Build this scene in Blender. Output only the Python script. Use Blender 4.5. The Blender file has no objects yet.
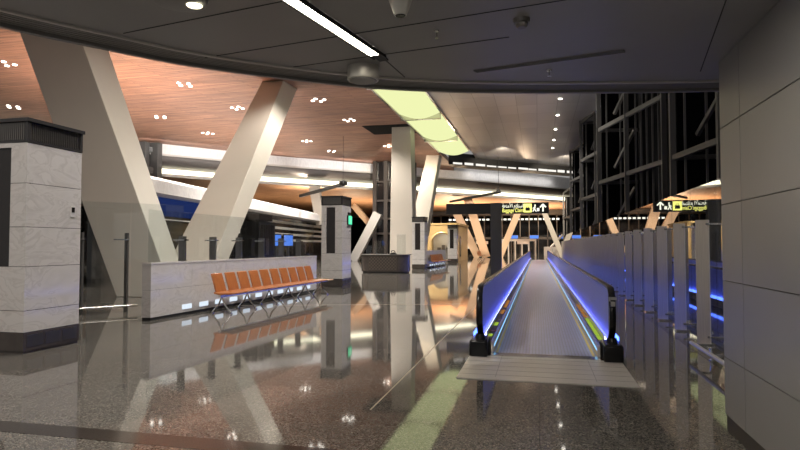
import bpy, bmesh, math, random
from mathutils import Vector, Matrix
random.seed(7)
C = bpy.context.scene.collection
PI = math.pi

# ------------------------------------------------------------------ helpers
def link(o, parent=None):
    C.objects.link(o)
    if parent: o.parent = parent
    return o

def tag(o, label=None, cat=None, group=None, kind=None):
    if label: o['label'] = label
    if cat: o['category'] = cat
    if group: o['group'] = group
    if kind: o['kind'] = kind
    return o

def thing(name, label, cat, loc=(0, 0, 0), rz=0, group=None):
    o = bpy.data.objects.new(name, None)
    o.empty_display_size = .2
    link(o); o.location = loc; o.rotation_euler = (0, 0, rz)
    return tag(o, label, cat, group)

def dup(root, loc, rz=None, label=None):
    r = root.copy(); C.objects.link(r); r.location = loc
    if rz is not None: r.rotation_euler = (0, 0, rz)
    if label: r['label'] = label
    for ch in list(root.children):
        c = ch.copy(); C.objects.link(c); c.parent = r
        for g in list(ch.children):
            d = g.copy(); C.objects.link(d); d.parent = c
    return r

class MB:
    """collects shapes; build() links them as ONE mesh object"""
    def __init__(s): s.bm = bmesh.new(); s.mi = 0
    def _f(s, vs, quads):
        V = [s.bm.verts.new(v) for v in vs]
        for q in quads:
            try: f = s.bm.faces.new([V[i] for i in q]); f.material_index = s.mi
            except ValueError: pass
        return V
    def hexa(s, b, t):
        return s._f(list(b) + list(t), [(3, 2, 1, 0), (4, 5, 6, 7), (0, 1, 5, 4), (1, 2, 6, 5), (2, 3, 7, 6), (3, 0, 4, 7)])
    def box(s, a, b):
        x0, y0, z0 = [min(a[i], b[i]) for i in range(3)]; x1, y1, z1 = [max(a[i], b[i]) for i in range(3)]
        return s.hexa([(x0, y0, z0), (x1, y0, z0), (x1, y1, z0), (x0, y1, z0)], [(x0, y0, z1), (x1, y0, z1), (x1, y1, z1), (x0, y1, z1)])
    def prism(s, poly, z0, z1, axis='z'):
        n = len(poly)
        def m(p, h):
            if axis == 'z': return (p[0], p[1], h)
            if axis == 'y': return (p[0], h, p[1])
            return (h, p[0], p[1])
        vs = [m(p, z0) for p in poly] + [m(p, z1) for p in poly]
        return s._f(vs, [tuple(range(n))[::-1], tuple(range(n, 2 * n))] + [(i, (i + 1) % n, n + (i + 1) % n, n + i) for i in range(n)])
    def bar(s, p, q, w, d=None, up=(0, 0, 1)):
        """rectangular bar from p to q, w across, d along 'up'"""
        p = Vector(p); q = Vector(q); d = w if d is None else d
        t = (q - p).normalized(); u = Vector(up)
        if abs(t.dot(u)) > .99: u = Vector((0, 1, 0))
        a = t.cross(u).normalized() * w / 2; b = a.cross(t).normalized() * d / 2
        return s.hexa([p - a - b, p + a - b, p + a + b, p - a + b], [q - a - b, q + a - b, q + a + b, q - a + b])
    def tube(s, pts, r, n=10, closed=False):
        pts = [Vector(p) for p in pts]; rings = []
        prev = None
        for i, p in enumerate(pts):
            a = pts[max(i - 1, 0)]; b = pts[min(i + 1, len(pts) - 1)]
            t = (b - a).normalized()
            if prev is None:
                u = t.cross(Vector((0, 0, 1)))
                if u.length < .05: u = t.cross(Vector((1, 0, 0)))
            else: u = prev - t * prev.dot(t)
            u.normalize(); prev = u; v = t.cross(u)
            rr = r[i] if isinstance(r, (list, tuple)) else r
            rings.append([s.bm.verts.new(p + (u * math.cos(2 * PI * k / n) + v * math.sin(2 * PI * k / n)) * rr) for k in range(n)])
        for A, B in zip(rings, rings[1:]):
            for k in range(n):
                f = s.bm.faces.new((A[k], A[(k + 1) % n], B[(k + 1) % n], B[k])); f.material_index = s.mi; f.smooth = True
        for R in (rings[0][::-1], rings[-1]):
            f = s.bm.faces.new(R); f.material_index = s.mi
    def lathe(s, c, prof, n=28):
        c = Vector(c); rings = []
        for r, z in prof:
            rings.append([s.bm.verts.new(c + Vector((r * math.cos(2 * PI * k / n), r * math.sin(2 * PI * k / n), z))) for k in range(n)])
        for A, B in zip(rings, rings[1:]):
            for k in range(n):
                f = s.bm.faces.new((A[k], A[(k + 1) % n], B[(k + 1) % n], B[k])); f.material_index = s.mi; f.smooth = True
        for R in (rings[0][::-1], rings[-1]):
            if True:
                f = s.bm.faces.new(R); f.material_index = s.mi
    def strip(s, path, prof):
        """sweep: path = list of plan points with normals [(x,y,nx,ny)], prof = closed list of (offset along n, z)"""
        n = len(prof); rings = []
        for x, y, nx, ny in path:
            rings.append([s.bm.verts.new((x + nx * o, y + ny * o, z)) for o, z in prof])
        for A, B in zip(rings, rings[1:]):
            for k in range(n):
                f = s.bm.faces.new((A[k], A[(k + 1) % n], B[(k + 1) % n], B[k])); f.material_index = s.mi
        for R in (rings[0][::-1], rings[-1]):
            f = s.bm.faces.new(R); f.material_index = s.mi
    def build(s, name, mats, parent=None, bevel=0):
        bmesh.ops.recalc_face_normals(s.bm, faces=s.bm.faces)
        me = bpy.data.meshes.new(name); s.bm.to_mesh(me); s.bm.free(); me.set_sharp_from_angle(angle=math.radians(38))
        for m in (mats if isinstance(mats, (list, tuple)) else [mats]): me.materials.append(m)
        o = link(bpy.data.objects.new(name, me), parent)
        if bevel:
            b = o.modifiers.new('bevel', 'BEVEL'); b.width = bevel; b.segments = 2; b.limit_method = 'ANGLE'; b.angle_limit = math.radians(50)
        return o

def struct(name, mb, m, parent=None, **k):
    o = mb.build(name, m, parent, **k)
    if parent is None: o['kind'] = 'structure'
    return o

ORD = ['nearest', 'second', 'third', 'fourth', 'fifth', 'sixth', 'seventh', 'eighth', 'ninth', 'tenth', 'eleventh', 'twelfth', 'thirteenth',
       'fourteenth', 'fifteenth', 'sixteenth', 'seventeenth', 'eighteenth', 'nineteenth', 'twentieth', 'twenty-first', 'twenty-second', 'twenty-third',
       'twenty-fourth', 'twenty-fifth', 'twenty-sixth', 'twenty-seventh', 'twenty-eighth', 'twenty-ninth', 'thirtieth', 'thirty-first', 'thirty-second',
       'thirty-third', 'thirty-fourth', 'thirty-fifth', 'thirty-sixth', 'thirty-seventh', 'thirty-eighth', 'thirty-ninth', 'fortieth']

# ------------------------------------------------------------------ materials
def mat(name, col, rough=.5, metal=0, spec=.5, coat=0, emit=None, es=0, alpha=None):
    m = bpy.data.materials.new(name); m.use_nodes = True
    p = m.node_tree.nodes['Principled BSDF']
    p.inputs['Base Color'].default_value = (*col, 1); p.inputs['Roughness'].default_value = rough
    p.inputs['Metallic'].default_value = metal; p.inputs['Specular IOR Level'].default_value = spec
    p.inputs['Coat Weight'].default_value = coat; p.inputs['Coat Roughness'].default_value = .04
    if emit:
        p.inputs['Emission Color'].default_value = (*emit, 1); p.inputs['Emission Strength'].default_value = es
    return m

def N(m, t, **k):
    n = m.node_tree.nodes.new(t)
    for a, b in k.items(): setattr(n, a, b)
    return n
def L(m, a, b): m.node_tree.links.new(a, b)
def P(m): return m.node_tree.nodes['Principled BSDF']

def noisy(name, c1, c2, scale=(1, 1, 1), detail=4, lo=.35, hi=.65, nscale=5, **k):
    m = mat(name, c1, **k)
    tc = N(m, 'ShaderNodeTexCoord'); mp = N(m, 'ShaderNodeMapping'); nz = N(m, 'ShaderNodeTexNoise'); r = N(m, 'ShaderNodeValToRGB')
    mp.inputs['Scale'].default_value = scale; nz.inputs['Scale'].default_value = nscale; nz.inputs['Detail'].default_value = detail
    L(m, tc.outputs['Object'], mp.inputs[0]); L(m, mp.outputs[0], nz.inputs['Vector']); L(m, nz.outputs['Fac'], r.inputs[0])
    r.color_ramp.elements[0].position = lo; r.color_ramp.elements[1].position = hi
    r.color_ramp.elements[0].color = (*c1, 1); r.color_ramp.elements[1].color = (*c2, 1)
    L(m, r.outputs[0], P(m).inputs['Base Color'])
    return m

def glass(name, tint=(.93, .95, .95), rough=0.0, ex=4.5, diffuse_mix=0, dcol=(.5, .5, .5), boost=1.0, ior=1.5):
    m = bpy.data.materials.new(name); m.use_nodes = True; nt = m.node_tree; nt.nodes.clear()
    out = N(m, 'ShaderNodeOutputMaterial'); tr = N(m, 'ShaderNodeBsdfTransparent'); gl = N(m, 'ShaderNodeBsdfGlossy'); fr = N(m, 'ShaderNodeLayerWeight'); mx = N(m, 'ShaderNodeMixShader')
    fr.inputs['Blend'].default_value = .5
    pw = N(m, 'ShaderNodeMath', operation='POWER'); pw.inputs[1].default_value = ex; ad = N(m, 'ShaderNodeMath', operation='MULTIPLY_ADD'); ad.inputs[1].default_value = .94; ad.inputs[2].default_value = .04
    L(m, fr.outputs['Facing'], pw.inputs[0]); L(m, pw.outputs[0], ad.inputs[0])
    tr.inputs[0].default_value = (*tint, 1); gl.inputs['Roughness'].default_value = rough
    ml = N(m, 'ShaderNodeMath', operation='MULTIPLY', use_clamp=True); ml.inputs[1].default_value = boost
    L(m, ad.outputs[0], ml.inputs[0]); L(m, ml.outputs[0], mx.inputs[0]); L(m, tr.outputs[0], mx.inputs[1]); L(m, gl.outputs[0], mx.inputs[2])
    last = mx
    if diffuse_mix:
        df = N(m, 'ShaderNodeBsdfDiffuse'); df.inputs[0].default_value = (*dcol, 1)
        m2 = N(m, 'ShaderNodeMixShader'); m2.inputs[0].default_value = diffuse_mix
        tl = N(m, 'ShaderNodeBsdfTranslucent'); tl.inputs[0].default_value = (*dcol, 1); m3 = N(m, 'ShaderNodeMixShader'); m3.inputs[0].default_value = .5
        L(m, df.outputs[0], m3.inputs[1]); L(m, tl.outputs[0], m3.inputs[2])
        L(m, mx.outputs[0], m2.inputs[1]); L(m, m3.outputs[0], m2.inputs[2]); last = m2
    L(m, last.outputs[0], out.inputs[0])
    return m

def emis(name, col, s):
    m = bpy.data.materials.new(name); m.use_nodes = True; nt = m.node_tree; nt.nodes.clear()
    out = N(m, 'ShaderNodeOutputMaterial'); e = N(m, 'ShaderNodeEmission'); e.inputs[0].default_value = (*col, 1); e.inputs[1].default_value = s
    L(m, e.outputs[0], out.inputs[0]); return m

# polished speckled granite
M_floor = mat('polished granite', (.1, .09, .08), rough=.045, spec=.62)
_m = M_floor
tc = N(_m, 'ShaderNodeTexCoord'); vo = N(_m, 'ShaderNodeTexVoronoi'); vo.inputs['Scale'].default_value = 95
L(_m, tc.outputs['Object'], vo.inputs['Vector'])
rp = N(_m, 'ShaderNodeValToRGB'); rp.color_ramp.interpolation = 'CONSTANT'
e = rp.color_ramp.elements
e[0].position = 0; e[0].color = (.066, .061, .055, 1); e[1].position = .35; e[1].color = (.112, .105, .094, 1)
x = e.new(.62); x.color = (.155, .146, .131, 1); x = e.new(.86); x.color = (.25, .23, .20, 1)
sx = N(_m, 'ShaderNodeSeparateColor'); L(_m, vo.outputs['Color'], sx.inputs[0]); L(_m, sx.outputs[0], rp.inputs[0])
br = N(_m, 'ShaderNodeTexBrick'); br.offset = 0; br.inputs['Scale'].default_value = 1
br.inputs['Brick Width'].default_value = 1.2; br.inputs['Row Height'].default_value = 1.2; br.inputs['Mortar Size'].default_value = .004
br.inputs['Color1'].default_value = (1, 1, 1, 1); br.inputs['Color2'].default_value = (.93, .93, .93, 1); br.inputs['Mortar'].default_value = (.55, .5, .45, 1)
L(_m, tc.outputs['Object'], br.inputs['Vector'])
mu = N(_m, 'ShaderNodeMix', data_type='RGBA', blend_type='MULTIPLY'); mu.inputs[0].default_value = 1
L(_m, rp.outputs[0], mu.inputs[6]); L(_m, br.outputs[0], mu.inputs[7]); L(_m, mu.outputs[2], P(_m).inputs['Base Color'])

M_band = mat('dark granite inlay', (.022, .016, .014), rough=.12, spec=.4)
M_joint = mat('brass joint', (.50, .42, .34), rough=.3, metal=.6)

# wood slat ceiling (planks run across the hall)
def wood(name, a, b):
    m = mat(name, a, rough=.55, spec=.3)
    tc = N(m, 'ShaderNodeTexCoord'); mp = N(m, 'ShaderNodeMapping'); mp.inputs['Scale'].default_value = (1, 1, 1)
    L(m, tc.outputs['Object'], mp.inputs[0])
    br = N(m, 'ShaderNodeTexBrick'); br.offset = .37; br.inputs['Scale'].default_value = 1
    br.inputs['Brick Width'].default_value = 3.4; br.inputs['Row Height'].default_value = .26; br.inputs['Mortar Size'].default_value = .012
    br.inputs['Color1'].default_value = (*a, 1); br.inputs['Color2'].default_value = (*b, 1); br.inputs['Mortar'].default_value = (a[0] * .25, a[1] * .25, a[2] * .25, 1)
    L(m, mp.outputs[0], br.inputs['Vector'])
    nz = N(m, 'ShaderNodeTexNoise'); nz.inputs['Scale'].default_value = 1; nz.inputs['Detail'].default_value = 3
    mp2 = N(m, 'ShaderNodeMapping'); mp2.inputs['Scale'].default_value = (.5, 5, 1); L(m, tc.outputs['Object'], mp2.inputs[0]); L(m, mp2.outputs[0], nz.inputs['Vector'])
    r = N(m, 'ShaderNodeValToRGB'); r.color_ramp.elements[0].color = (.62, .62, .62, 1); r.color_ramp.elements[1].color = (1.2, 1.2, 1.2, 1)
    r.color_ramp.elements[0].position = .3; r.color_ramp.elements[1].position = .7
    L(m, nz.outputs['Fac'], r.inputs[0])
    mu = N(m, 'ShaderNodeMix', data_type='RGBA', blend_type='MULTIPLY'); mu.inputs[0].default_value = 1
    L(m, br.outputs[0], mu.inputs[6]); L(m, r.outputs[0], mu.inputs[7]); L(m, mu.outputs[2], P(m).inputs['Base Color'])
    return m
M_wood = wood('wood slat ceiling', (.385, .205, .138), (.275, .15, .11))
M_wood2 = wood('far wood ceiling', (.50, .30, .17), (.42, .24, .14))

M_soffit = noisy('graphite ceiling panel', (.28, .275, .268), (.30, .295, .288), nscale=1.5, rough=.42, spec=.35)
M_lip = mat('warm grey fascia lip', (.50, .475, .44), rough=.45)
M_rib = mat('fascia dark rib', (.20, .19, .178), rough=.45)
M_black = mat('black', (.008, .008, .008), rough=.5)
M_seam = mat('dark seam', (.02, .02, .02), rough=.7)
M_wall = noisy('grey composite wall panel', (.232, .226, .220), (.250, .244, .238), nscale=.8, rough=.38, spec=.4)
M_base = mat('black skirting', (.03, .024, .022), rough=.4)

def marble(name, a, b, c):
    m = mat(name, a, rough=.10, spec=.45)
    tc = N(m, 'ShaderNodeTexCoord'); mp = N(m, 'ShaderNodeMapping'); mp.inputs['Rotation'].default_value = (.5, .7, .3); mp.inputs['Scale'].default_value = (1, 1, 2.2)
    L(m, tc.outputs['Object'], mp.inputs[0])
    nz = N(m, 'ShaderNodeTexNoise'); nz.inputs['Scale'].default_value = 1.5; nz.inputs['Detail'].default_value = 9; nz.inputs['Distortion'].default_value = .8
    L(m, mp.outputs[0], nz.inputs['Vector'])
    r = N(m, 'ShaderNodeValToRGB'); e = r.color_ramp.elements
    e[0].position = .3; e[0].color = (*a, 1); e[1].position = .75; e[1].color = (*b, 1)
    for q, cc in ((.465, b), (.492, c), (.52, b), (.585, a), (.60, c), (.62, b)):
        x = e.new(q); x.color = (*cc, 1)
    L(m, nz.outputs['Fac'], r.inputs[0]); L(m, r.outputs[0], P(m).inputs['Base Color'])
    return m
M_marble = marble('polished grey marble', (.57, .545, .52), (.63, .605, .58), (.535, .51, .485))
M_plinth = noisy('bronze plinth', (.060, .050, .044), (.075, .063, .055), nscale=6, rough=.25, spec=.5)
M_cap = mat('dark louvre cap', (.055, .052, .052), rough=.35, metal=.3)
M_screen = mat('dark display panel', (.022, .018, .016), rough=.25)
M_column = noisy('off white column paint', (.50, .46, .40), (.53, .485, .42), nscale=.6, rough=.5, spec=.3)
M_greycol = mat('grey column paint', (.26, .25, .24), rough=.5)
M_tan = mat('tan column cladding', (.70, .48, .31), rough=.5)
M_pale = noisy('pale fascia', (.62, .61, .61), (.72, .71, .70), scale=(3, 3, 1), nscale=3, rough=.5)
M_greysoffit = mat('smooth dark grey bulkhead', (.16, .15, .145), rough=.35, spec=.5)
M_steel = noisy('brushed steel', (.21, .195, .18), (.25, .235, .215), scale=(40, 40, .6), nscale=4, rough=.36, metal=.85)
M_chrome = mat('polished steel', (.62, .60, .58), rough=.18, metal=1)
M_fin = noisy('brushed steel fin', (.40, .355, .295), (.50, .445, .375), scale=(60, 60, .5), nscale=4, rough=.34, metal=.8)
M_metalceil = mat('grey metal ceiling tile', (.17, .165, .16), rough=.3, metal=.35)
_m = M_metalceil; tc = N(_m, 'ShaderNodeTexCoord'); br = N(_m, 'ShaderNodeTexBrick'); br.offset = 0; br.inputs['Scale'].default_value = 1
br.inputs['Brick Width'].default_value = 1.2; br.inputs['Row Height'].default_value = 2.4; br.inputs['Mortar Size'].default_value = .018
br.inputs['Color1'].default_value = (.40, .39, .38, 1); br.inputs['Color2'].default_value = (.31, .30, .295, 1); br.inputs['Mortar'].default_value = (.17, .17, .17, 1)
L(_m, tc.outputs['Object'], br.inputs['Vector']); L(_m, br.outputs[0], P(_m).inputs['Base Color'])
M_lattice = mat('charcoal lattice steel', (.078, .075, .072), rough=.45, metal=.3)
M_darkglass = mat('black glazing', (.006, .006, .007), rough=.12, spec=.5)
M_darkwall = mat('dark wall', (.005, .005, .006), rough=.8, spec=.1)
M_glass = glass('clear glass', boost=1.15)
M_glassR = glass('reflective clear glass', boost=1.5, ex=3.4)
M_balus = glass('blue tinted balustrade glass', tint=(.30, .36, .72), rough=.08, diffuse_mix=.7, dcol=(.52, .56, .97), boost=.5)  # LED glow partly put into the blue diffuse share
M_rubber = mat('black handrail rubber', (.005, .005, .006), rough=.25, spec=.3)
M_orange = noisy('orange leather seat', (.36, .12, .035), (.41, .14, .042), nscale=8, rough=.35)
M_gold = mat('gold cladding', (.62, .44, .20), rough=.35, metal=.5)
M_alu = mat('satin aluminium', (.55, .53, .48), rough=.3, metal=.35)
M_white = mat('white laminate', (.62, .60, .57), rough=.4)
M_yellow = mat('yellow comb line', (.72, .52, .08), rough=.4)
M_plate = noisy('ribbed aluminium plate', (.56, .535, .49), (.66, .63, .58), scale=(1, 30, 1), nscale=4, rough=.3, metal=.1)
M_red = mat('red sticker', (.7, .05, .04), rough=.4)

M_perf = mat('perforated dark panel', (.06, .05, .045), rough=.4)
_m = M_perf; tc = N(_m, 'ShaderNodeTexCoord'); mp = N(_m, 'ShaderNodeMapping'); mp.inputs['Rotation'].default_value = (PI / 2, 0, 0); ck = N(_m, 'ShaderNodeTexChecker'); ck.inputs['Scale'].default_value = 11
ck.inputs['Color1'].default_value = (.11, .09, .075, 1); ck.inputs['Color2'].default_value = (.03, .025, .022, 1)
L(_m, tc.outputs['Object'], mp.inputs[0]); L(_m, mp.outputs[0], ck.inputs[0]); L(_m, ck.outputs[0], P(_m).inputs['Base Color'])
# pallets: ribbed steel with cross joints, blue LED tint put into the colour
M_pallet = mat('steel pallets', (.4, .4, .44), rough=.32, metal=.15)
_m = M_pallet; tc = N(_m, 'ShaderNodeTexCoord'); br = N(_m, 'ShaderNodeTexBrick'); br.offset = 0; br.inputs['Scale'].default_value = 1
br.inputs['Brick Width'].default_value = .045; br.inputs['Row Height'].default_value = .40; br.inputs['Mortar Size'].default_value = .007
br.inputs['Color1'].default_value = (.44, .46, .62, 1); br.inputs['Color2'].default_value = (.39, .41, .57, 1); br.inputs['Mortar'].default_value = (.30, .31, .38, 1)
L(_m, tc.outputs['Object'], br.inputs['Vector']); L(_m, br.outputs[0], P(_m).inputs['Base Color'])

E_line = emis('linear lamp', (1, .90, .74), 22)
E_cove = emis('cove strip', (1, .92, .66), 2.4)
E_sky = emis('luminous ceiling vault', (.76, .80, .40), .82)
E_spot = emis('downlight lens', (1, .93, .82), 7)
E_blue = emis('blue led', (.08, .17, 1.0), 4)
E_panefill = emis('blue pane fill', (.30, .34, 1.0), 7)
E_cyan = emis('cyan led', (.25, .55, .9), 1.2)
E_green = emis('green signal', (.10, .9, .45), 1.0)
E_lime = emis('lime reflection glow', (.42, .62, .06), .55)
E_amber = emis('amber reflection glow', (.70, .30, .08), .35)
E_rect = emis('pale blue glow', (.78, .88, 1.0), .7)
E_sign = emis('sign yellow', (.95, .93, .22), 1.25)
E_signw = emis('sign white', (.95, .95, .75), 1.2)
E_screen = emis('blue screen', (.10, .25, .85), .9)
E_shop = emis('blue shop band', (.03, .06, .25), .3)
E_clere = emis('clerestory pane', (1, .96, .88), .75)
E_warm = emis('warm white glow', (1, .95, .82), 1.3)

# ------------------------------------------------------------------ camera
f = 580.0
yaw = math.atan(138 / f); pitch = math.atan(20 / f)
cam = bpy.data.objects.new('camera', bpy.data.cameras.new('camera')); C.objects.link(cam)
cam.location = (0, 0, 1.55); cam.rotation_euler = (PI / 2 + pitch, 0, yaw)
cam.data.sensor_width = 36; cam.data.lens = f / 800 * 36; cam.data.clip_end = 400
bpy.context.scene.camera = cam

# ================================================================== SETTING
b = MB(); b.box((-70, -5, -.2), (16, 130, 0)); struct('floor', b, M_floor)
b = MB(); b.hexa([(-14, 3.98, .0), (-.9, 3.98, .0), (-1.2, 4.22, .0), (-14, 4.22, .0)], [(-14, 3.98, .002), (-.9, 3.98, .002), (-1.2, 4.22, .002), (-14, 4.22, .002)])
struct('trim_1', b, M_band)
b = MB(); b.hexa([(-8.4, 13.22, .0), (-1.9, 15.27, .0), (-1.9, 15.32, .0), (-8.4, 13.27, .0)], [(-8.4, 13.22, .002), (-1.9, 15.27, .002), (-1.9, 15.32, .002), (-8.4, 13.27, .002)])
struct('trim_2', b, M_joint)
b = MB(); b.box((-1.555, 5.3, 0), (-1.54, 16, .002)); struct('trim_3', b, M_joint)

# near lowered ceiling, edge curve (inner line of the slotted band)
def spline(pts, n=10):
    out = []
    for i in range(len(pts) - 1):
        p0 = Vector(pts[max(i - 1, 0)]); p1 = Vector(pts[i]); p2 = Vector(pts[i + 1]); p3 = Vector(pts[min(i + 2, len(pts) - 1)])
        for k in range(n):
            t = k / n
            out.append(.5 * ((2 * p1) + (p2 - p0) * t + (2 * p0 - 5 * p1 + 4 * p2 - p3) * t * t + (3 * p1 - p0 - 3 * p2 + p3) * t ** 3))
    out.append(Vector(pts[-1])); return out
ZC = 3.12
edge = spline([(-4.15, -4), (-4.15, .4), (-3.92, 1.9), (-3.50, 2.98), (-3.04, 3.70), (-2.66, 4.20), (-2.04, 4.74), (-1.42, 5.17), (-.72, 5.48), (.03, 5.70), (.97, 5.90), (1.66, 6.02), (2.6, 6.12), (6, 6.2)], 8)
def normals(path):
    res = []
    for i, p in enumerate(path):
        a = path[max(i - 1, 0)]; c = path[min(i + 1, len(path) - 1)]
        t = (c - a).normalized(); res.append((p.x, p.y, -t.y, t.x))
    return res
epath = normals(edge)
b = MB()
b.prism([(p.x, p.y) for p in edge] + [(6, -4)], ZC, 3.95)
struct('ceiling', b, M_soffit)
# slotted band: ribs, lip and outer fascia following the curve
b = MB(); b.strip(epath, [(0, 3.20), (.36, 3.20), (.36, 3.95), (0, 3.95)])
b.mi = 1
b.strip(epath, [(0.0, 3.105), (.035, 3.105), (.035, 3.20), (0.0, 3.20)])
b.mi = 2
for k in range(6):
    o = .065 + k * .042; b.strip(epath, [(o, 3.125), (o + .027, 3.125), (o + .027, 3.20), (o, 3.20)])
b.strip(epath, [(.315, 3.10), (.365, 3.10), (.365, 3.97), (.315, 3.97)])
struct('trim_4', b, [M_black, M_lip, M_rib])
# ceiling panel seams
b = MB()
def seam(p, q, w=.008, z=ZC, into=b):
    into.bar((p[0], p[1], z - .001), (q[0], q[1], z - .001), w, .004)
for p, q in [((-2.98, 3.66), (1.52, 2.85)), ((-2.70, 4.30), (1.52, 3.58)), ((-2.16, 4.72), (-.2, 4.40)), ((-1.26, 4.58), (-1.20, 5.24)), ((1.44, 5.68), (1.02, 3.0))]:
    seam(p, q)
struct('trim_5', b, M_seam)

# right wall of large grey panels
b = MB(); b.mi = 1; b.box((1.535, -4, 0), (3.1, 5.42, ZC)); b.mi = 0
ys = [-4, -2.6, 0.0, 2.45, 4.93, 5.43]; zs = [.13, .61, 1.25, 1.89, 2.54, ZC]
for y0, y1 in zip(ys, ys[1:]):
    for z0, z1 in zip(zs, zs[1:]):
        b.box((1.52, y0 + .004, z0 + .004), (1.56, y1 - .004, z1 - .004))
for z0, z1 in zip(zs, zs[1:]): b.box((1.56, 5.40, z0 + .004), (3.1, 5.43, z1 - .004))
struct('wall_right', b, [M_wall, M_seam])
b = MB(); b.box((1.53, -4, 0), (1.56, 5.42, .13)); struct('baseboard_right', b, M_base)

# high wood ceiling of the hall, metal ceiling to its right
L0 = spline([(-58, 6), (-46, 24), (-33.2, 38.9), (-24, 50.6), (-15.2, 59.4), (-8.8, 66.0), (-2.2, 73.6), (3.6, 80.6), (12, 90)], 4)
b = MB(); Lw = [p for p in L0 if p.x < -9.3]
b.prism([(-4.3, -6), (-4.3, 5.5), (-8.75, 6.5), (-8.75, 60)] + [(-9.2, 65.2)] + [(p.x, p.y) for p in reversed(Lw)] + [(-58, -6)], 10.0, 10.4); struct('ceiling', b, M_wood)
b = MB(); b.prism([(-5.9, 6.4), (12, 6.4), (12, 73.1), (-5.9, 57.1)], 10.1, 10.5); struct('ceiling', b, M_metalceil)
# luminous vaulted strip between the two
lum = thing('luminous_ceiling_vault', 'long yellow-green luminous vaulted ceiling strip beside the wood ceiling', 'ceiling light', (-7.35, 12, 10))
for y0, y1 in [(12, 20.2), (20.5, 28.4), (28.7, 36.2), (36.5, 44.2), (44.5, 51.8)]:
    b = MB(); n = 8; pts = []
    for k in range(n + 1):
        a = k / n; pts.append((-8.6 + a * 2.6, 9.98 - .35 * math.sin(PI * a)))
    b.prism([(p[0], p[1]) for p in pts] + [(-6.0, 10.2), (-8.6, 10.2)], y0, y1, 'y')
    o = b.build('diffuser', E_sky); o.parent = lum; o.matrix_parent_inverse = Matrix.Translation((7.35, -12, -10))
b = MB()
for y in (20.35, 28.55, 36.35, 44.35): b.box((-8.6, y - .12, 9.60), (-6.0, y + .12, 10.2))
b.box((-8.72, 12, 9.9), (-8.6, 51.8, 10.3)); b.box((-6.0, 12, 9.98), (-5.9, 51.8, 10.3))
o = b.build('frame', M_chrome); o.parent = lum; o.matrix_parent_inverse = Matrix.Translation((7.35, -12, -10))

# clerestory box at the end of the metal ceiling
b = MB(); b.prism([(-8.3, 55.0), (12, 73.1), (12, 75.5), (-8.3, 57.4)], 9.3, 10.45); struct('trim_6', b, M_black)
b = MB()
for k in range(17):
    a = k / 17; x0 = -7.9 + a * 17; y0 = 55.0 + .892 * (x0 + 8.3) - .02
    h = .13 + .14 * random.random(); wx = .75 + .24 * random.random()
    b.hexa([(x0, y0 - .03, 9.36), (x0 + wx, y0 + .892 * wx - .03, 9.36), (x0 + wx, y0 + .892 * wx + .1, 9.36), (x0, y0 + .1, 9.36)], [(x0, y0 - .03, 9.36 + h), (x0 + wx, y0 + .892 * wx - .03, 9.36 + h), (x0 + wx, y0 + .892 * wx + .1, 9.36 + h), (x0, y0 + .1, 9.36 + h)])
struct('window_1', b, E_clere)

# stepped bulkhead beyond the wood ceiling (pale band, grey soffit, lit cove), then the far lower wood ceiling
bp = normals(L0)
b = MB(); b.strip(bp, [(0, 9.15), (.25, 9.15), (.25, 10.6), (0, 10.6)]); struct('trim_7', b, M_pale)
b = MB(); b.strip(bp, [(-.06, 9.02), (.1, 9.02), (.1, 9.16), (-.06, 9.16)]); struct('trim_8', b, M_lip)
b = MB(); b.strip(bp, [(.1, 9.05), (.3, 8.75), (.8, 8.4), (1.7, 8.18), (1.7, 9.3), (.1, 9.3)]); struct('trim_9', b, M_greysoffit)
b = MB(); b.strip(bp, [(1.72, 7.72), (1.8, 7.72), (1.8, 8.14), (1.72, 8.14)]); struct('trim_10', b, E_cove)
far = [Vector((p.x + n[2] * 1.6, p.y + n[3] * 1.6)) for p, n in zip(L0, bp)]
b = MB(); b.prism([(p.x, p.y) for p in far] + [(14, 128), (-68, 128), (-68, 10)], 7.5, 7.7); struct('ceiling', b, M_wood2)
b = MB(); b.strip(bp, [(1.55, 7.46), (1.9, 7.46), (1.9, 7.7), (1.55, 7.7)]); struct('trim_11', b, M_lip)

# far enclosing walls
b = MB(); b.box((-68, 122, 0), (16, 122.5, 12)); struct('wall_back', b, M_darkglass)
b = MB(); b.box((12, 5.5, 0), (12.4, 122, 14)); struct('wall_side', b, M_darkwall)
b = MB(); b.box((-68.4, 5, 0), (-68, 122, 12)); struct('wall_left', b, M_darkwall)
# mullions and white bands on the far glazed wall
b = MB()
for k in range(24): b.box((-24 + k * 1.5, 99.9, 0), (-23.85 + k * 1.5, 100.1, 6.8))
b.box((-24, 99.9, 6.6), (12, 100.1, 7.4)); b.box((-24, 99.9, 2.5), (12, 100.15, 2.9))
struct('window_2', b, M_lattice)
b = MB()
for k in range(26): b.box((-15 + k * .72, 99.6, 5.75), (-14.55 + k * .72, 99.7, 6.02))
struct('trim_12', b, E_warm)
b = MB()
for k in range(5): b.box((-17 + k * 3.4, 98.6, 1.7), (-15 + k * 3.4, 98.7, 2.2))
struct('trim_13', b, M_white)

b = MB()
for k in range(6): b.box((-5.2 + k * .95, 84.9, 0), (-5.0 + k * .95, 85.2, 2.1))
b.box((-5.2, 84.9, 2.1), (-.25, 85.2, 2.4)); b.box((-15, 84.9, 1.0), (-9.5, 85.4, 1.9)); b.box((.8, 84.9, 0), (3, 85.2, 1.3)); struct('trim_19', b, M_white)
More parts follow.
